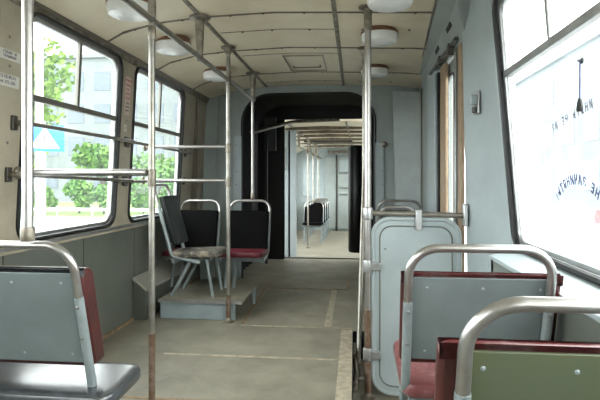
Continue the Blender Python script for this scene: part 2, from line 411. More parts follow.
# corner panels on the bulkhead
q = MB(); q.hexa([(.43, YB - .03, 0), (.68, YB - .16, 0), (.68, YB, 0), (.43, YB, 0)], [(.385, YB - .03, 1.97), (.66, YB - .16, 1.93), (.66, YB, 1.93), (.385, YB, 1.97)]); trim(q, 'bluegrey', bevel=.006)
q = MB(); q.hexa([(-1.62, YB - .14, 0), (-1.50, YB - .02, 0), (-1.50, YB, 0), (-1.62, YB, 0)], [(-1.56, YB - .14, 1.93), (-1.45, YB - .02, 1.97), (-1.45, YB, 1.97), (-1.56, YB, 1.93)]); trim(q, 'bluegrey', bevel=.006)
q = MB(); q.box(-1.65, -1.545, 4.86, 4.90, .72, 1.91); trim(q, 'cove', bevel=.006)
q = MB(); q.box(-1.29, -1.2, YB - .012, YB, 0, 1.52); q.box(.205, .30, YB - .012, YB, 0, 1.44); trim(q, 'palegrey', bevel=.003)
scr = MB()
for i in range(9):
    scr.lathe((-1.262, YB - .012, .3 + i*.14), [(.007, .002), (.007, -.003), (.001, -.005)], 8, 'y'); scr.lathe((.28, YB - .012, .3 + i*.14), [(.007, .002), (.007, -.003), (.001, -.005)], 8, 'y')
trim(scr, 'screw')
# rear wall of the car behind the camera
q = MB(); q.box(-1.7, .8, YR - .05, YR, 0, 2.1); build(q, 'wall_rear', 'bluegrey', kind='structure', smooth=0)

# windows
def window(n, y0, y1, z0, z1, mapf, ztr, ydiv, glass, side, r, gw=.014):
    root = bpy.data.objects.new('window_%d' % n, None); COL.objects.link(root); root['kind'] = 'structure'
    root.location = mapf((y0+y1)/2, z0, 0)
    s = side  # direction into the car along x
    ring = rrect(y0, y1, z0, z1, r)
    q = MB(); P = [mapf(u, v, 0) + Vector((s*.024, 0, 0)) for u, v in ring]; q.tube(P + [P[0], P[1]], gw, seg=8); build(q, 'gasket', 'rubber', root, True)
    fr = rrect(y0+.012, y1-.012, z0+.012, z1-.012, r-.01)
    sheet('window_frame', fr, [rrect(y0+.034, y1-.034, z0+.03, z1-.034, r-.02)], .03, mapf, 'alu', root, True)
    q = MB(); a = mapf(y0+.01, ztr, 0); b = mapf(y1-.01, ztr, 0)
    q.hexa([a+Vector((-.016,0,-.016)), a+Vector((.016,0,-.016)), b+Vector((.016,0,-.016)), b+Vector((-.016,0,-.016))], [a+Vector((-.016,0,.016)), a+Vector((.016,0,.016)), b+Vector((.016,0,.016)), b+Vector((-.016,0,.016))])
    build(q, 'transom', 'grimeframe' if s > 0 else 'alu', root, True, bevel=.004)
    q = MB(); a = mapf(ydiv, ztr, 0); b = mapf(ydiv, z1-.01, 0)
    q.hexa([a+Vector((-.012,-.012,0)), a+Vector((.012,-.012,0)), a+Vector((.012,.012,0)), a+Vector((-.012,.012,0))], [b+Vector((-.012,-.012,0)), b+Vector((.012,-.012,0)), b+Vector((.012,.012,0)), b+Vector((-.012,.012,0))])
    build(q, 'mullion', 'grimeframe' if s > 0 else 'alu', root, True, bevel=.003)
    sheet('glass', rrect(y0+.015, y1-.015, z0+.015, z1-.015, r-.012), [], .004, mapf, glass, root, True)
    return root
n = 0
for a, b in LW:
    n += 1; window(n, a, b, .75, 1.87, mapL, 1.46, (a+b)/2 + .01, 'glassL', 1, .09)
wr = None
for a, b in RW:
    n += 1; wr = window(n, a, b, .75, 1.87, mapR, 1.525, a + (b-a)*.56, 'glassR', -1, .07)
# printed warning on the near right pane (mirrored as seen from inside)
def glyph(ch, yc, zc_, ang, size, m, sq=1.):
    ca, sa = math.cos(ang), math.sin(ang)
    def f(x, y, w):
        x *= sq                     # mirrored: glyph x runs towards +Y
        a = x*ca - y*sa; b = x*sa + y*ca
        u = yc + a; v = zc_ + b
        return mapR(u, v, 0) + Vector((-.004 + w, 0, 0))
    me = text_mesh(ch, size, f, 'letter', m, None, bold=.0010)
    return me
cy, cz, R0 = 1.75, .80, .25
s1 = [('!', -41), ('Ь', -35), ('Т', -28), ('Я', -21), ('Н', -14), ('И', -7), ('Ч', 0), ('А', 7), ('З', 14), ('Е', 27), ('Н', 34)]
parts = []
for ch, dg_ in s1:
    t = math.radians(-dg_)   # towards +Y = picture-left
    parts.append(glyph(ch, cy + R0*math.sin(t), cz + R0*math.cos(t), -t, .043, 'inkblue', .8))
s2 = 'ИНЯТЬ НЕ ИЗ'
for i, ch in enumerate(s2):
    if ch == ' ': continue
    parts.append(glyph(ch, 1.60 + i*.030, 1.275 - .004*i, 0, .036, 'ink', .8))
for i, me in enumerate(parts):
    link(me, 'letter', 'inkblue' if i < len(s1) else 'inkfade', wr, True)

# ------------------------------------------------------------------ passage between the two cars
pb = thing('passage_bellows', 'black ribbed rubber bellows lining the passage between the cars', 'bellows', (-.5, 6.0, 0))
q = MB(); rings = []
def arch(e, y):
    pts = []
    xa, xb, zt, r = -1.28 - e, .285 + e, 2.02 + e, .34
    pts.append(Vector((xa, y, 0)))
    for k in range(7):
        a = PI - PI/2*k/6; pts.append(Vector((xa + r + r*math.cos(a), y, zt - r + r*math.sin(a))))
    for k in range(7):
        a = PI/2 - PI/2*k/6; pts.append(Vector((xb - r + r*math.cos(a), y, zt - r + r*math.sin(a))))
    pts.append(Vector((xb, y, 0))); return pts
for i in range(15):
    rings.append(arch(.0 if i % 2 else .07, YB + .06 + i*.096))
q.loft(rings, closed=False, caps=False); build(q, 'folds', 'bellows', pb, True, smooth=0)
q = MB(); q.box(-1.2, -.93, 6.70, 6.74, 0, 1.86); q.box(.13, .30, 6.70, 6.74, 0, 1.86); q.box(-1.3, .3, 6.68, 6.74, 1.85, 2.08); q.box(-1.35, -1.2, 6.7, 6.74, 0, 2.08)
build(q, 'inner_frame', 'bellows', pb, True)
q = MB(); q.tube([(-1.15, 5.6, 1.58), (-.78, 6.5, 1.80), (-.2, 6.6, 1.83)], .022, .2); build(q, 'arched_rod', 'cast', pb, True)
q = MB(); q.box(-1.14, -.99, 6.35, 6.38, 1.42, 1.84); build(q, 'flap', 'charcoal', pb, True)
q = MB(); q.box(-1.12, -1.09, 6.30, 6.34, .0, 1.6); build(q, 'inner_post', 'charcoal', pb, True)
rb = thing('padded_roll', 'tall black padded roll at the right edge of the passage', 'padding', (0, 6.55, .12))
q = MB(); q.lathe((.02, 6.5, .0), [(.02, .13), (.095, .14), (.105, .16), (.105, 1.46), (.095, 1.48), (.02, 1.485)], 20)
build(q, 'roll', 'rubber', rb, True);
for zz in (.3, 1.2): q = MB(); q.box(.1, .2, 6.5, 6.7, zz, zz + .06); build(q, 'bracket', 'cast', rb, True)
q = MB(); q.box(-1.66, .3, 6.78, 6.84, -.3, .012); trim(q, 'dkframe', bevel=.003)
jt = thing('sliding_door', 'pale metal sliding door folded open at the left of the passage, with dark slot', 'door', (-.97, 7.52, -.2))
for nm, x0, x1, y0, y1, m in (('leaf', -1.085, -.985, 7.50, 7.55, 'palegrey'), ('slot', -.985, -.955, 7.53, 7.56, 'dark'), ('leaf', -.955, -.865, 7.50, 7.55, 'palegrey')):
    q = MB(); q.hexa([(x0, y0 + (x1+.86)*.0, -.2), (x1, y0, -.2), (x1, y1, -.2), (x0, y1, -.2)], [(x0, y0, 1.79), (x1, y0, 1.79), (x1, y1, 1.79), (x0, y1, 1.79)]); build(q, nm, m, jt, True, bevel=.005)
q = MB(); q.tube([(-1.03, 7.50, 1.2), (-1.03, 7.47, 1.22), (-1.03, 7.47, 1.5), (-1.03, 7.50, 1.52)], .008); build(q, 'handle', 'cast', jt, True)

# ------------------------------------------------------------------ second car (seen through the passage, standing a little lower and turned)
A2 = math.radians(-.9); T2 = Matrix.Translation((-.5, 6.9, -.2)) @ Matrix.Rotation(A2, 4, 'Z')
def W2(x, y, z): return T2 @ Vector((x + .5, y - 6.9, z))
def box2(q, x0, x1, y0, y1, z0, z1):
    q.hexa([W2(x0,y0,z0), W2(x1,y0,z0), W2(x1,y1,z0), W2(x0,y1,z0)], [W2(x0,y0,z1), W2(x1,y0,z1), W2(x1,y1,z1), W2(x0,y1,z1)]); return q
q = box2(MB(), -1.7, .75, 6.86, 12.6, -.05, 0); build(q, 'floor', 'floor2', kind='structure', smooth=0)
def mapL2(u, v, w): return W2(-1.60 + w, u, v)
def mapR2(u, v, w): return W2(.68 + w, u, v)
wins2 = [(6.98, 7.45), (7.75, 8.75), (8.95, 9.95), (10.15, 11.2), (11.4, 12.35)]
sheet('wall_left_far_car', [(6.9, 0), (12.6, 0), (12.6, 2.0), (6.9, 2.0)], [rrect(a, b, .75, 1.87, .09) for a, b in wins2], .05, mapL2, 'cream', kind='structure')
sheet('wall_right_far_car', [(6.9, 0), (12.6, 0), (12.6, 2.0), (6.9, 2.0)], [rrect(a, b, .75, 1.87, .09) for a, b in wins2], .05, mapR2, 'bluegrey', kind='structure')
prof2 = [(x, z + .0) for x, z in prof]
for nn_, (mf, a, b) in enumerate([(mapL2, a, b) for a, b in wins2] + [(mapR2, a, b) for a, b in wins2]):
    sheet('window_%d' % (21 + nn_), rrect(a + .002, b - .002, .752, 1.868, .088), [], .006, mf, 'glassR', kind='structure')
c = MB(); c.prism(prof2 + [(x, z + .05) for x, z in prof2[::-1]], lambda x, z: W2(x, 6.9, z), lambda x, z: W2(x, 12.6, z)); build(c, 'ceiling', 'ceil', kind='structure', smooth=60)
q = box2(MB(), -1.7, .75, 12.6, 12.65, 0, 2.1); build(q, 'wall_end_far_car', 'palegrey', kind='structure', smooth=0)
for y in (7.6, 8.2, 8.9, 9.7, 10.6, 11.6):
    q = box2(MB(), -1.4, .5, y - .012, y + .012, 2.0, 2.055); trim(q, 'seamc')
for x in (-.93, -.12):
    q = box2(MB(), x - .012, x + .012, 6.95, 12.55, 2.02, 2.05); trim(q, 'cast')
q = box2(MB(), -1.05, -.1, 10.0, 10.12, 2.0, 2.05); trim(q, 'dark')
q = box2(MB(), -.75, .4, 12.52, 12.6, 1.90, 1.97); trim(q, 'cast', bevel=.01)
# door and panels on its end wall
cd = bpy.data.objects.new('door_2', None); COL.objects.link(cd); cd['kind'] = 'structure'; cd.location = W2(-.2, 12.55, 0)
for x0, x1, m in ((-.83, -.55, 'bluegrey'), (-.52, .1, 'bluegrey')):
    q = box2(MB(), x0, x1, 12.54, 12.6, .05, 1.82); build(q, 'leaf', m, cd, True, bevel=.01)
q = box2(MB(), -.55, -.52, 12.52, 12.6, .0, 1.86); build(q, 'jamb', 'dkframe', cd, True)
q = MB()
for z in (1.42, 1.06, .9): q.tube([W2(-.46, 12.5, z), W2(.06, 12.5, z)], .014, seg=8)
build(q, 'handrail', 'steelb', cd, True)
q = box2(MB(), -.46, .05, 12.525, 12.54, 1.46, 1.76); build(q, 'panel', 'palegrey', cd, True, bevel=.01)
q = MB(); q.box(0, 0.001, 0, .001, 0, .001); q.bm.free()
q = box2(MB(), -1.38, -1.12, 12.55, 12.6, .85, 1.75); build(q, 'panel', 'palegrey', cd, True, bevel=.01)
pole2 = None
for i, (y, lab) in enumerate(((9.35, 'nearest upright pole in the far car, standing by the nearest seat'), (10.35, 'middle upright pole in the far car, rising from the nearest seat there'), (11.5, 'farthest upright pole in the far car, rising from a seat rail'))):
    zb = 0 if i == 0 else .80; p = W2(-.90, y, 0); t = thing('stanchion', lab, 'pole', p, 0)
    q = MB(); q.tube([(0, 0, zb), (0, 0, 2.03)], .016, seg=10); build(q, 'pole', 'steel', t)
    q = MB(); q.lathe((0, 0, zb), [(.04, 0), (.04, .01), (.02, .03)] if i == 0 else [(.02, 0), (.022, .01), (.02, .05)], 12); build(q, 'foot_flange', 'cast', t)
    q = MB(); q.lathe((0, 0, 0), [(.021, 1.70), (.024, 1.73), (.024, 1.80), (.021, 1.83)], 12); build(q, 'sleeve', 'cast', t)
t = thing('overhead_handrail', 'overhead rail running away along the far car ceiling', 'handrail', W2(-.92, 7.0, 1.78))
q = MB(); q.tube([W2(-.92, 7.62, 1.78), W2(-.92, 12.5, 1.78)], .016, seg=8); build(q, 'rail', 'steel', t, True)
for y in (8.2, 9.9, 11.2):
    q = MB(); q.tube([W2(-.92, y, 1.78), W2(-.92, y, 2.03)], .02, seg=8); build(q, 'hanger', 'cast', t, True)

# ------------------------------------------------------------------ seats
def rounded_slab(q, x0, x1, y0, y1, z0, z1, r, tilt=0.):
    pts = rrect(x0, x1, y0, y1, r, 5); ch = min(.012, (z1-z0)*.35)
    def ins(d, z): 
        cx, cy_ = (x0+x1)/2, (y0+y1)/2; sx = ((x1-x0)/2 - d)/((x1-x0)/2); sy = ((y1-y0)/2 - d)/((y1-y0)/2)
        return [Vector((cx+(a-cx)*sx, cy_+(b-cy_)*sy, z + tilt*(b-y0))) for a, b in pts]
    q.loft([ins(ch, z0), ins(ch*.3, z0+ch*.3), ins(0, z0+ch), ins(0, z1-ch), ins(ch*.3, z1-ch*.3), ins(ch, z1), ins(ch*3, z1+.003)])
    return q
REC = .27   # recline of the back
def seat(name, label, w, ztop, board, skin, cush, topm=None, ext=(0, 0), cext=(0, 0), depth=.38, r=.0125, loc=(0,0,0), rz=0, group=None, cz=.44, bolts=True, fil=.085, gm='steelb', um='tubepaint', dy=0., backlow=.07, legs=None, bt=.045):
    t = thing(name, label, 'seat', loc, rz, group)
    h = w / 2
    def by(z): return (ztop - z) * REC
    zj = ztop - .17
    q = MB(); q.tube([(-h, by(zj), zj), (-h, by(ztop), ztop), (h, by(ztop), ztop), (h, by(zj), zj)], r, fil, n=9); build(q, 'grab_rail', gm, t)
    for s in (-1, 1):
        q = MB(); q.tube([(s*h, by(zj+.01), zj+.01), (s*h, by(cz-.03), cz-.03), (s*h, depth*.95, cz-.075)], r + .0015, .06)
        up = build(q, 'upright', um, t)
        q = MB()
        for zz in (zj - .02, zj - .12): q.lathe((s*h, by(zz) - r - .002, zz), [(.006, .002), (.006, -.003), (.001, -.005)], 8, 'y')
        build(q, 'screw', 'screw', up)
    # backrest: board behind, upholstery in front
    z0, z1 = cz + backlow, ztop - .085
    xa, xb = -h - ext[0], h + ext[1]
    def slab(q, x0, x1, za, zb, o0, o1):
        nrm = Vector((0, 1, .06))
        A = [Vector((x, by(z), z)) for x, z in rrect(x0, x1, za, zb, .02, 4)]
        q.loft([[p + nrm*o for p in A] for o in (o0, o1)])
        return q
    o = build(slab(MB(), xa + ext[0]*.8 + .004, xb - ext[1]*.6 - .004, z0, z1 - .006, r + .003, r + .014), 'back_board', board, t, bevel=.002)
    if bolts:
        q = MB(); nb = 3 if w < .6 else 5
        for zz in (z1 - .035, z0 + .03):
            for i in range(nb):
                x = xa + .07 + (xb - xa - .13) * i / (nb - 1)
                q.lathe((x, by(zz) + r + .005, zz), [(.006, .004), (.006, -.0005), (.003, -.003), (.001, -.0035)], 10, 'y')
        build(q, 'bolt', 'tubepaint', o)
    o = build(slab(MB(), xa - .002, xb + .002, z0 - .02, z1 - .003, r + .015, r + .005 + bt), 'backrest', skin, t, bevel=.012)
    if topm: build(slab(MB(), xa - .001, xb + .001, z1 - .022, z1 + .002, r + .010, r + .034), 'piping', topm, o, bevel=.006)
    q = MB(); rounded_slab(q, -h - .012 - cext[0], h + .012 + cext[1], by(cz) - .02 + dy, by(cz) + depth, cz - .045, cz, .045, .04); build(q, 'cushion', cush, t)
    q = MB(); q.box(-h + .01, h - .01, by(cz), by(cz) + .03, cz - .085, cz - .05); q.box(-h + .01, h - .01, depth*.8, depth*.8 + .03, cz - .085, cz - .05)
    build(q, 'seat_frame', um, t)
    if legs:
        for a, b in legs: q = MB(); q.tube([a, b], .0125, seg=10); build(q, 'leg', um, t)
    for s in (-1, 1) if not legs else ():
        for ya, yb in ((depth*.30, .03), (depth*.85, depth*1.0)):
            q = MB(); q.tube([(s*(h-.012), ya, cz - .06), (s*(h-.012), yb, 0)], .0125, seg=10); build(q, 'leg', um, t)
    return t

LG = [((.06, .30, .38), (.05, .44, .15)), ((.12, .36, .38), (.12, .44, .15))]
seat('passenger_seat', 'seat with red worn cushion and plain grey back board, behind the nearest right seat', .39, .86, 'backpaint', 'red', 'redworn', 'redtop', (.016, .038), loc=(.347, 1.455, 0))
seat('passenger_seat', 'nearest right seat, with olive stained back board and red padding', .385, .855, 'backolive', 'red', 'redworn', 'redtop', (.036, .01), loc=(.372, .835, 0), fil=.105)
seat('bench_seat', 'wide double seat with grey back board and black cushion under the left window', .77, .86, 'backpaint', 'red', 'blackbench', 'blackbench', (.0, .0), (0, .078), depth=.19, loc=(-1.205, 1.40, 0), cz=.40, dy=-.06, bt=.085, backlow=.075)
seat('passenger_seat', 'seat with dark green back turned sideways to the aisle on the low platform', .29, .86, 'greenseat', 'greenseat', 'tornseat', None, loc=(-1.555, 3.955, .15), rz=-PI/2, cz=.34, bolts=False, um='tubepaint', fil=.06, depth=.39, legs=[((sx_, ya_, .29), (sx_, yb_, 0)) for sx_ in (-.13, .13) for ya_, yb_ in ((.30, .14), (.42, .47))])
bpy.context.view_layer.update()
sideways = [o for o in COL.objects if o.get('label', '').startswith('seat with dark green')][0]
seat('passenger_seat', 'black backed seat facing the camera between the left wall and the pole-bearing seat', .37, .86, 'blackseat', 'blackseat', 'crimson', None, (.0, .0), loc=(-1.42, 4.60, .0), rz=PI, bolts=False, um='tubepaint', gm='steelb', backlow=.0, legs=LG)
seat('passenger_seat', 'black backed seat with crimson cushion, a pole rising from its rail', .37, .86, 'blackseat', 'blackseat', 'crimson', None, (.0, .0), loc=(-.955, 4.60, .0), rz=PI, bolts=False, backlow=.0, legs=LG)
seat('passenger_seat', 'seat just past the door steps, its low rail showing over the grey partition', .26, .855, 'backpaint', 'red', 'redworn', None, loc=(.30, 3.72, 0), bolts=False)
seat('passenger_seat', 'seat nearest the far wall right of the passage, its rail seen above the partition', .38, .86, 'backpaint', 'blackseat', 'crimson', None, loc=(.40, 4.70, 0), bolts=False)
s0 = seat('passenger_seat', 'nearest black seat in the far car', .37, .80, 'blackseat', 'blackseat', 'blackseat', None, loc=W2(-.88, 10.35, 0), rz=PI, backlow=.0, cz=.4, bolts=False, gm='steelb')
s0['group'] = 'seats in the far car'
for y, lab in ((10.95, 'second black seat in the far car, behind the nearest one'), (11.5, 'third seat of the far car row, mostly hidden'), (12.05, 'last seat of the far car row, before the end wall')):
    dup(s0, W2(-.88, y, 0), PI, lab, 'seats in the far car')

# ------------------------------------------------------------------ platform and heater box
pf = thing('seat_platform', 'low blue grey platform box under the sideways seat', 'platform', (-1.15, 3.95, 0))
q = MB(); q.box(-1.47, -1.12, 3.75, 4.27, .0, .13); q.box(-1.47, -.89, 3.735, 3.75, .0, .13); build(q, 'box', 'boxblue', pf, True, bevel=.004)
q = MB(); q.box(-1.48, -.835, 3.72, 4.28, .13, .15); build(q, 'top_plate', 'floor', pf, True, bevel=.004)
q = MB(); q.box(-1.48, -.835, 3.715, 3.722, .126, .152); build(q, 'edge_strip', 'alu', pf, True)
q = MB(); q.box(-.86, -.84, 4.24, 4.27, 0, .13); build(q, 'support', 'boxblue', pf, True)
hb = thing('heater_box', 'grey metal heater box with sloping lid along the left wall', 'heater', (-1.58, 4.1, 0))
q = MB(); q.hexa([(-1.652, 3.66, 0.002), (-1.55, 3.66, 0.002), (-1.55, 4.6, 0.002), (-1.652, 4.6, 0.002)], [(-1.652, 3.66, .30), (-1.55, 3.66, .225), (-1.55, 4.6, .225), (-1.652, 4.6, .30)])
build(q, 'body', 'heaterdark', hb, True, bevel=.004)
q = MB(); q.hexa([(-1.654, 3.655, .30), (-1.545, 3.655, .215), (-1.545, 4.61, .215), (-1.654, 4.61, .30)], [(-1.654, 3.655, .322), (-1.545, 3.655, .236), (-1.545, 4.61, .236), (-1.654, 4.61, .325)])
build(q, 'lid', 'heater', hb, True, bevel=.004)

# ------------------------------------------------------------------ poles and rails
XP = -.933; ZR = 1.79
def collar(q, x, y, z0, z1, r): q.lathe((x, y, 0), [(r*.92, z0), (r, z0 + .008), (r, z1 - .008), (r*.92, z1)], 14); return q
def stanchion(x, y, z0, z1, label, r=.0155, cols=(), foot=True, top=True, m='steel', rust=0):
    t = thing('stanchion', label, 'pole', (x, y, z0), 0)
    q = MB(); q.tube([(x, y, z0 + rust), (x, y, z1)], r, seg=16); build(q, 'pole', m, t, True)
    if rust: q = MB(); q.tube([(x, y, z0), (x, y, z0 + rust)], r + .0006, seg=16); build(q, 'rusted_foot', 'rust', t, True)
    for a, b in cols: build(collar(MB(), x, y, a, b, r + .0045), 'sleeve', 'cast', t, True)
    if foot: q = MB(); q.lathe((x, y, z0), [(.045, 0), (.045, .006), (.024, .014), (r + .002, .03)], 18); build(q, 'foot_flange', 'cast', t, True)
    if top: q = MB(); q.lathe((x, y, z1), [(r + .003, -.05), (.03, -.015), (.055, -.006), (.055, 0)], 18); build(q, 'ceiling_flange', 'cast', t, True)
    return t
stanchion(XP, 1.37, .875, zc(XP) - .008, 'upright pole standing on the rail of the near left double seat', cols=((.875, .915),), foot=False, m='steelb', r=.0155)
stanchion(XP, 2.27, 0, zc(XP) - .008, 'tall worn pole left of the aisle, nearest full height one', cols=((1.70, 1.76), (1.80, 1.90), (1.02, 1.10)), rust=.34, r=.0145)
stanchion(XP, 3.70, 0, zc(XP) - .008, 'tall pole by the low platform with two rails to the window', cols=((1.75, 1.83), (1.25, 1.32), (1.0, 1.07)), rust=.2)
stanchion(XP, 4.60, .876, ZR, 'short pole rising from the black and red seat to the overhead rail', cols=((.876, .93),), foot=False, top=False, m='steelb', r=.014)
stanchion(.073, 2.93, -.19, zc(.073), 'thick bright pole carrying the left edge of the grey partition', r=.0185, cols=((1.90, 2.01),), m='steelb', rust=.5)
t = thing('bent_handrail', 'pole behind the partition pole that bends outward down to the door steps', 'pole', (.06, 3.6, -.19))
q = MB(); q.tube([(.070, 3.83, zc(.070)), (.068, 3.83, 1.05), (.018, 3.20, -.17)], .0165, .5); build(q, 'pole', 'steel', t, True)
q = MB(); q.lathe((.070, 3.83, zc(.070)), [(.02, -.07), (.032, -.02), (.055, -.006), (.055, 0)], 16); build(q, 'ceiling_flange', 'cast', t, True)
q = MB(); q.lathe((.018, 3.20, -.19), [(.04, 0), (.04, .01), (.024, .02), (.024, .09), (.019, .10)], 16); build(q, 'foot_socket', 'cast', t, True)
# small lever by the step edge
t = thing('floor_latch', 'small metal latch on the edge of the door steps', 'latch', (.0, 2.9, -.1))
q = MB(); q.box(-.012, .006, 3.15, 3.38, -.10, -.02); q.tube([(.0, 3.1, -.03), (.01, 3.0, -.08), (.0, 2.85, -.12)], .012, .03); build(q, 'arm', 'cast', t, True, bevel=.003)

# overhead rail
t = thing('overhead_handrail', 'long steel rail hung under the ceiling along the left of the aisle', 'handrail', (XP, 2.5, ZR))
q = MB(); q.tube([(XP, YR + .02, ZR), (XP, 4.62, ZR)], .0155, seg=16); build(q, 'rail', 'steel', t, True)
for y in (.9, 3.0, 4.62):
    z = zc(XP) - .006
    q = MB(); q.lathe((XP, y, 0), [(.017, ZR - .02), (.020, ZR + .02), (.026, z - .08), (.03, z - .02), (.065, z - .008), (.065, z)], 16); build(q, 'hanger', 'cast', t, True)
q = MB(); q.lathe((XP, 4.63, ZR), [(.02, -.03), (.021, -.02), (.021, .02), (.01, .03)], 12, 'y'); build(q, 'end_cap', 'cast', t, True)

# transverse rails from the poles to the left wall
def cross_rail(y, z, label, x1=XP, xw=None, m='steelb', r=.014):
    xw = xw if xw is not None else XL(z)
    t = thing('cross_rail', label, 'handrail', ((x1 + xw) / 2, y, z))
    q = MB(); q.tube([(xw + .012, y, z), (x1 - .022, y, z)], r, seg=12); build(q, 'rail', m, t, True)
    q = MB(); q.lathe((xw, y, z), [(.03, .0), (.03, .008), (r + .004, .02), (r + .004, .06)], 14, 'x'); build(q, 'wall_bracket', 'cast', t, True)
    return t
cross_rail(2.26, 1.085, 'bright steel rail from the nearest tall pole across to the left wall', r=.0165)
cross_rail(3.70, 1.297, 'upper of two rails from the platform pole to the window pillar', r=.013)
cross_rail(3.70, 1.045, 'lower of two rails from the platform pole to the window pillar', r=.013)
# guard rails across the left windows
def guard(y0, y1, z0, z1, label):
    t = thing('window_guard_rail', label, 'guard rail', (XL(z0) + .05, (y0 + y1)/2, z0))
    x0 = XL(z0) + .06
    q = MB(); q.tube([(x0, y0, z0), (x0, y1, z1)], .0115, seg=10); build(q, 'rail', 'steel', t, True)
    for y, z in ((y0, z0), (y1, z1)):
        q = MB(); q.tube([(XL(z) + .01, y, z), (x0, y, z)], .012, seg=10); build(q, 'spacer', 'cast', t, True); q = MB(); q.box(XL(z) - .001, XL(z) + .014, y - .018, y + .018, z - .034, z + .034); build(q, 'bracket', 'dkframe', t, True, bevel=.003)
guard(2.21, 3.375, 1.315, 1.315, 'upper guard rail across the large nearer left window')
guard(2.19, 3.375, 1.075, 1.045, 'lower guard rail across the large nearer left window')
guard(3.40, 4.62, 1.31, 1.30, 'upper guard rail across the farther left window')
guard(3.40, 4.62, 1.04, 1.04, 'lower guard rail across the farther left window')

# partition beside the door steps
pt = thing('partition_panel', 'grey rounded partition panel on steel frame between seats and door steps', 'partition', (.33, 2.92, -.19))
PY = 2.92
q = MB(); q.tube([(.073 + .02, 2.93, .863), (.60, 2.87, .855)], .0155, seg=14); build(q, 'top_rail', 'steel', pt, True)
def mapP(u, v, w): return Vector((u, 2.94 - (u - .07) * .10 + w, v))
sheet('board', rrect(.098, .575, -.16, .835, .10, 8), [], .012, mapP, 'palegrey', pt, True)
ringp = rrect(.102, .571, -.156, .831, .098, 8)
q = MB(); P = [mapP(u, v, -.004) for u, v in ringp]; q.tube(P + [P[0], P[1]], .013, seg=8)
build(q, 'frame', 'palegrey', pt, True)
q = MB(); P = [mapP(u, v, -.008) for u, v in rrect(.140, .533, -.115, .79, .07, 8)]; q.tube(P + [P[0], P[1]], .004, seg=6); build(q, 'panel_seam', 'laminate', pt, True)
for u, v in ((.073, .56), (.073, .06), (.073, .86)):
    q = MB(); collar(q, u, 2.93, v - .035, v + .035, .028)
    if v < .8: q.box(u, u + .07, 2.905, 2.93, v - .022, v + .022)
    build(q, 'clamp', 'alu', pt, True, bevel=.004)
q = MB(); q.box(.335, .37, 2.875, 2.93, .77, .885); build(q, 'clamp', 'alu', pt, True, bevel=.006)
q = MB(); q.box(.585, .61, 2.84, 2.89, .80, .92); build(q, 'wall_bracket', 'alu', pt, True, bevel=.006)
q = MB(); q.box(.55, .585, 2.865, 2.89, .42, .475); build(q, 'clamp', 'alu', pt, True, bevel=.006)
q = MB()
for u, v in ((.17, .66), (.33, .56), (.28, .30), (.42, .2)): q.lathe(tuple(mapP(u, v, -.006)), [(.006, .001), (.006, -.002), (.001, -.003)], 8, 'y')
build(q, 'screw', 'screw', pt, True)

# ------------------------------------------------------------------ small fittings
t = thing('ceiling_light', 'nearest round white light on the left ceiling, cut by the picture top', 'ceiling light', (-1.2, 2.62, zc(-1.2)), 0, 'round ceiling lights')
q = MB(); q.lathe((0, 0, 0), [(.112, .01), (.112, -.012), (.122, -.016), (.122, -.028), (.10, -.03)], 32); build(q, 'base_ring', 'ring', t)
q = MB(); q.lathe((0, 0, 0), [(.105, -.028), (.119, -.030), (.120, -.036), (.117, -.072), (.109, -.084), (.09, -.089), (.002, -.091)], 32); build(q, 'diffuser', 'opal', t)
for x, y, l in ((-1.235, 3.37, 'middle round white light on the left ceiling above the farther window'), (-1.2, 4.36, 'farthest round white light on the left ceiling'),
                (.18, 2.66, 'round white light right of the centre seam, at the picture top'), (.16, 3.38, 'middle round white light on the right ceiling, its brown ring showing'), (.17, 4.46, 'farthest right ceiling light, near the passage wall')):
    dup(t, (x, y, zc(x)), 0, l, 'round ceiling lights')

t = thing('wall_switch', 'small pale switch box on the grey pillar right of the door', 'switch', (.648, 2.66, 1.46))
q = MB(); a, b = pill(1.46); d = (b - a).normalized(); nn = Vector((-d.y, d.x, 0)).normalized()
nn = nn if nn.x < 0 else -nn
cpt = a + (b - a) * .52
def sw(u0, u1, z0, z1, t0, t1):
    q = MB(); c0 = cpt.copy(); c0.z = 0
    P = lambda u, z, tt: c0 + d.xy.to_3d() * u + nn * tt + Vector((0, 0, z))
    q.hexa([P(u0,z0,t0), P(u1,z0,t0), P(u1,z0,t1), P(u0,z0,t1)], [P(u0,z1,t0), P(u1,z1,t0), P(u1,z1,t1), P(u0,z1,t1)]); return q
build(sw(-.035, .035, 1.385, 1.50, 0.004, .016), 'plate', 'alu', t, True, bevel=.004)
build(sw(-.03, .01, 1.43, 1.48, .016, .05), 'button_housing', 'palegrey', t, True, bevel=.006)
build(sw(-.022, .002, 1.39, 1.42, .016, .035), 'button', 'dkframe', t, True, bevel=.004)

t = thing('lock_knob', 'small dark knob on the far wall right of the passage', 'knob', (.30, YB, 1.42))
q = MB(); q.lathe((.30, YB - .012, 1.42), [(.03, 0), (.03, -.012), (.018, -.02), (.018, -.04), (.008, -.045)], 14, 'y'); build(q, 'knob', 'cast', t, True)

# pull cord hanging at the right window
t = thing('hanging_handle', 'thin dark rod with a black paddle end hanging before the right window', 'handle', (.656, 1.575, 1.25))
yy = 1.575; xx = .656
q = MB(); q.tube([(xx, yy, 1.40), (xx - .002, yy - .003, 1.28)], .0022, seg=8); build(q, 'rod', 'inkblue', t, True)
q = MB(); q.lathe((XR(1.4) - .003, yy, 1.40), [(.009, 0), (.009, -.003), (.004, -.006), (.003, -.014)], 12, 'x'); build(q, 'suction_hook', 'charcoal', t, True)
q = MB(); q.loft([[Vector((xx - .002 + a*.004, yy - .003 + b*w_, z)) for a, b in ((-1,-1),(1,-1),(1,1),(-1,1))] for z, w_ in ((1.29, .003), (1.278, .010), (1.258, .016), (1.250, .014))]); build(q, 'paddle', 'rubber', t, True, bevel=.002)

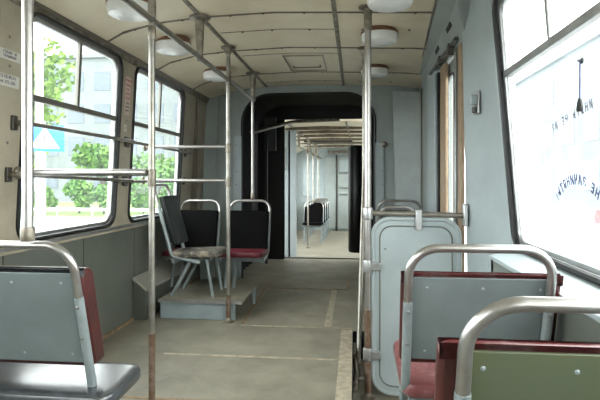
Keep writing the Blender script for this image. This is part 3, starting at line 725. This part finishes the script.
# stickers on the left pillars
def sticker(y0, y1, z0, z1, label, base, lines, ink, red=None):
    t = thing('sticker', label, 'sticker', (XL(z0) + .001, (y0+y1)/2, z0))
    q = MB(); q.hexa([(XL(z0), y0, z0), (XL(z0)+.001, y0, z0), (XL(z0)+.001, y1, z0), (XL(z0), y1, z0)], [(XL(z1), y0, z1), (XL(z1)+.001, y0, z1), (XL(z1)+.001, y1, z1), (XL(z1), y1, z1)]); build(q, 'paper', base, t, True)
    return t
def lines_on(t, rows, m, size, y, ztop, step):
    for i, r_ in enumerate(rows):
        z = ztop - i*step
        me = text_mesh(r_, size, lambda a, b, c_: Vector((XL(z + b) + .0018 + c_, y + a, z + b)), 'print', m, None)
        link(me, 'print', m, t, True)
t = sticker(2.10, 2.24, 1.595, 1.64, 'upper small white printed sticker on the wall at the left edge', 'white', 2, 'ink')
lines_on(t, ['СХЕМА  18', 'ТРАМВАЙ'], 'ink', .018, 2.165, 1.628, .018)
t = sticker(2.08, 2.24, 1.475, 1.53, 'lower longer white sticker with numbers at the left edge', 'white', 2, 'ink')
lines_on(t, ['ТЕЛЕФОН', '44 375-200'], 'ink', .022, 2.16, 1.517, .024)
t = sticker(3.335, 3.415, 1.50, 1.76, 'tall faded notice with red writing on the pillar between left windows', 'stickfaded', 6, 'inkred')
lines_on(t, ['ПРАВИЛА', 'проезда', 'билет', 'оплата', 'штраф'], 'inkred', .019, 3.375, 1.735, .03)
lines_on(t, ['вход', 'выход', 'двери'], 'ink', .018, 3.375, 1.58, .025)
t = sticker(3.345, 3.385, 1.385, 1.43, 'tiny white square label under the faded notice', 'white', 1, 'ink')
lines_on(t, ['11'], 'ink', .03, 3.365, 1.408, .02)
q = MB()
for y, z in ((2.16, 1.70), (2.17, 1.57), (2.18, 1.22), (3.38, 1.46), (3.36, 1.20), (4.7, 1.5), (4.7, 1.0), (4.72, 1.75), (5.05, 1.4), (2.14, .95)):
    q.lathe((XL(z), y, z), [(.007, .0), (.007, .002), (.001, .003)], 8, 'x')
trim(q, 'screw')

# ------------------------------------------------------------------ outside
GZ = -.9
q = MB(); q.box(-140, 140, -60, 160, GZ - .1, GZ); build(q, 'ground', 'ground', kind='structure', smooth=0)
q = MB(); q.box(-60, -6, 25.5, 43, GZ - .05, GZ + .004); tag(build(q, 'grass_verge', 'grass'), 'green grass verge beyond the road outside the left windows', 'grass', kind='stuff')
def foliage(q, c, rad, n, leaf):
    for _ in range(n):
        d = Vector((random.gauss(0, 1), random.gauss(0, 1), random.gauss(0, 1))).normalized() * (random.random() ** .4)
        p = Vector(c) + Vector((d.x * rad[0], d.y * rad[1], d.z * rad[2]))
        a = Vector((random.uniform(-1, 1), random.uniform(-1, 1), random.uniform(-1, 1))).normalized() * leaf
        b = a.orthogonal().normalized() * leaf * .6
        vs = [q.bm.verts.new(p + a), q.bm.verts.new(p + b), q.bm.verts.new(p - a), q.bm.verts.new(p - b)]
        q.bm.faces.new(vs)
def tree(x, y, h_, rad, label, m='leaf', nm='tree', crown=.62, n=900, leaf=.28, tr=.16):
    t = thing(nm, label, nm, (x, y, GZ), 0, 'trees and shrubs left of the tram')
    q = MB(); q.loft([[Vector((x + rr*math.cos(k*PI/4) + bx, y + rr*math.sin(k*PI/4), z)) for k in range(8)] for z, rr, bx in ((GZ, tr*1.3, 0), (GZ + h_*.3, tr, .05), (GZ + h_*.6, tr*.7, -.05), (GZ + h_*.9, tr*.2, .05))]); build(q, 'trunk', 'bark', t, True)
    q = MB()
    for _ in range(6):
        foliage(q, (x + random.uniform(-.5, .5)*rad, y + random.uniform(-.5, .5)*rad, GZ + h_*crown + random.uniform(-.22, .3)*h_), (rad*.6, rad*.6, h_*.2), n // 6, leaf)
    build(q, 'crown', m, t, True, smooth=0)
tree(-18.6, 28.5, 9.5, 2.2, 'yellow green tree at the upper left of the nearer left window', 'leafy', n=1500, leaf=.22)
tree(-13.2, 33.5, 4.2, 2.0, 'small round tree outside, right part of the nearer left window', 'leaf', n=900, leaf=.2)
tree(-16.0, 31.0, 4.0, 1.9, 'dark trunked tree behind the shrubs in the nearer left window', 'leaf', n=900, leaf=.2, tr=.22)
for x, y, hh_, l in ((-20.5, 28.6, 2.2, 'leftmost roadside shrub seen low through the nearer left window'), (-18.0, 27.8, 2.0, 'roadside shrub second from the left in the nearer left window'), (-16.0, 28.2, 2.2, 'roadside shrub in the middle of the nearer left window'), (-14.2, 27.6, 1.9, 'roadside shrub at the right edge of the nearer left window'), (-12.2, 28.4, 2.1, 'roadside shrub at the left of the farther left window'), (-10.2, 28.0, 2.0, 'roadside shrub seen at the right of the farther left window')):
    tree(x, y, hh_, .85, l, 'leaf', 'shrub', .5, 900, .14, .05)
def building(x0, x1, y0, y1, h_, label, cols, rows, face, grp=None):
    t = thing('building', label, 'building', ((x0+x1)/2, (y0+y1)/2, GZ))
    q = MB(); q.box(x0, x1, y0, y1, GZ, GZ + h_); build(q, 'wall', 'plaster', t, True, smooth=0)
    q = MB(); q.box(x0 - .3, x1 + .3, y0 - .3, y1 + .3, GZ + h_, GZ + h_ + .3); build(q, 'cornice', 'plaster', t, True)
    for i in range(cols):
        for j in range(rows):
            z = GZ + 1.2 + j * (h_ - 1.2) / rows; zh = (h_ - 1.2) / rows * .58
            if face == 'y':
                w_ = (x1 - x0) / cols; a = x0 + w_ * (i + .2); q = MB(); q.box(a, a + w_*.6, y0 - .04, y0 + .1, z, z + zh)
            else:
                w_ = (y1 - y0) / cols; a = y0 + w_ * (i + .2); q = MB(); q.box(x0 - .04, x0 + .1, a, a + w_*.6, z, z + zh)
            build(q, 'window', 'paneglass', t, True)
    return t
building(-34, -14, 44, 56, 13, 'pale apartment building with grey windows outside the nearer left window', 8, 4, 'y')
building(-12, 2, 60, 70, 14, 'pale block beyond the road outside the farther left window', 6, 4, 'y')
building(17, 30, 20, 62, 12, 'pale long building faintly seen through the hazy right window', 10, 3, 'x')
# roadside things
def at(x_over_d, yfac, d): return (x_over_d * d, yfac * d)
t = thing('road_sign', 'blue pedestrian crossing sign with white triangle outside the nearer left window', 'road sign', (-5.75, 8.95, GZ))
sx, sy, sz = -5.75, 8.95, 1.83
q = MB(); q.tube([(sx - .05, sy + .04, GZ), (sx - .05, sy + .04, 2.15)], .035); build(q, 'post', 'postwhite', t, True)
dv = Vector((.935, .5, 0)).normalized() ; nf = Vector((.5, -.935, 0)).normalized()
def onface(u, v, w): return Vector((sx, sy, sz)) + dv*u + Vector((0, 0, v)) + nf*w
sheet('face', rrect(-.33, .33, -.25, .25, .03), [], .012, lambda u, v, w: onface(u, v, w + .03), 'signblue', t, True)
sheet('triangle', [(-.25, -.19), (.25, -.19), (0, .21)], [], .004, lambda u, v, w: onface(u, v, w + .04), 'postwhite', t, True)
q = MB(); q.tube([onface(-.02, .07, .045), onface(0, -.02, .045), onface(-.06, -.13, .045)], .012, seg=6); q.tube([onface(0, -.02, .045), onface(.06, -.13, .045)], .012, seg=6); q.tube([onface(-.07, .02, .045), onface(0, .05, .045), onface(.06, .0, .045)], .009, seg=6); q.lathe(onface(0, .11, .045), [(.001, -.02), (.02, 0), (.001, .02)], 8); build(q, 'walking_figure', 'ink', t, True)
t = thing('street_lamp', 'white street lamp post outside, at the left of the nearer left window', 'street lamp', (-7.6, 11.6, GZ))
q = MB(); q.tube([(-7.6, 11.6, GZ), (-7.6, 11.6, 6.5), (-6.4, 11.4, 7.2)], .09, .6); build(q, 'post', 'postwhite', t, True)
q = MB(); q.box(-6.6, -5.9, 11.25, 11.5, 7.1, 7.25); build(q, 'lamp_head', 'alu', t, True, bevel=.03)
t = thing('guard_fence', 'thin grey roadside fence outside the nearer left window', 'fence', (-15, 24, GZ))
q = MB()
for i in range(12): q.tube([(-26 + i*2, 26, GZ), (-26 + i*2, 26, GZ + .55)], .03, seg=6)
build(q, 'post', 'postwhite', t, True)
q = MB(); q.box(-26, -4, 25.95, 26.0, GZ + .3, GZ + .45); build(q, 'rail', 'postwhite', t, True)
def car(x, y, rz, m, label):
    t = thing('car', label, 'car', (x, y, GZ), rz)
    q = MB()
    side = [(-2.1, .35), (-2.1, .75), (-1.95, .9), (-1.2, .95), (-.7, 1.42), (.8, 1.45), (1.35, 1.0), (2.0, .9), (2.15, .6), (2.1, .35)]
    q.loft([[Vector((s*wd, a, b)) for a, b in side] for s, wd in ((-1, .82), (1, .82))]); build(q, 'body', m, t, bevel=.06)
    q = MB(); win = [(-1.05, .97), (-.62, 1.36), (.72, 1.38), (1.15, 1.0)]
    q.loft([[Vector((s*.83, a, b)) for a, b in win] for s in (-1, 1)]); build(q, 'side_window', 'cardark', t)
    for wx in (-.78, .78):
        for wy in (-1.3, 1.35):
            q = MB(); q.lathe((wx, wy, .32), [(.05, -.1), (.3, -.1), (.32, -.08), (.32, .08), (.3, .1), (.05, .1)], 20, 'x'); build(q, 'wheel', 'rubber', t)
    return t
car(9.9, 17.8, .2, 'carred', 'red car parked outside the hazy right window')

# ------------------------------------------------------------------ world and camera
w = bpy.data.worlds.new('sky'); C.world = w; w.use_nodes = True; nt = w.node_tree
bg = nt.nodes['Background']
tc = nt.nodes.new('ShaderNodeTexCoord'); n1 = nt.nodes.new('ShaderNodeTexNoise'); n1.inputs['Scale'].default_value = 1.6; n1.inputs['Detail'].default_value = 3
rp = nt.nodes.new('ShaderNodeValToRGB'); rp.color_ramp.elements[0].position = .35; rp.color_ramp.elements[0].color = (.93, .97, 1, 1); rp.color_ramp.elements[1].position = .65; rp.color_ramp.elements[1].color = (1, 1, .98, 1)
nt.links.new(tc.outputs['Generated'], n1.inputs['Vector']); nt.links.new(n1.outputs['Fac'], rp.inputs[0]); nt.links.new(rp.outputs[0], bg.inputs[0])
bg.inputs[1].default_value = 3.6

cam = bpy.data.cameras.new('camera'); co = bpy.data.objects.new('camera', cam); COL.objects.link(co)
cam.sensor_width = 36; cam.lens = 30.6; cam.shift_y = -20/600; cam.clip_start = .05; cam.clip_end = 500
co.location = (0, 0, 1.05); co.rotation_euler = (PI/2, 0, math.atan(55/510)); C.camera = co
C.view_settings.view_transform = 'Standard'; C.view_settings.look = 'None'; C.view_settings.gamma = 1; C.view_settings.exposure = 1.55
C.cycles.max_bounces = 10; C.cycles.diffuse_bounces = 6; C.cycles.transparent_max_bounces = 16
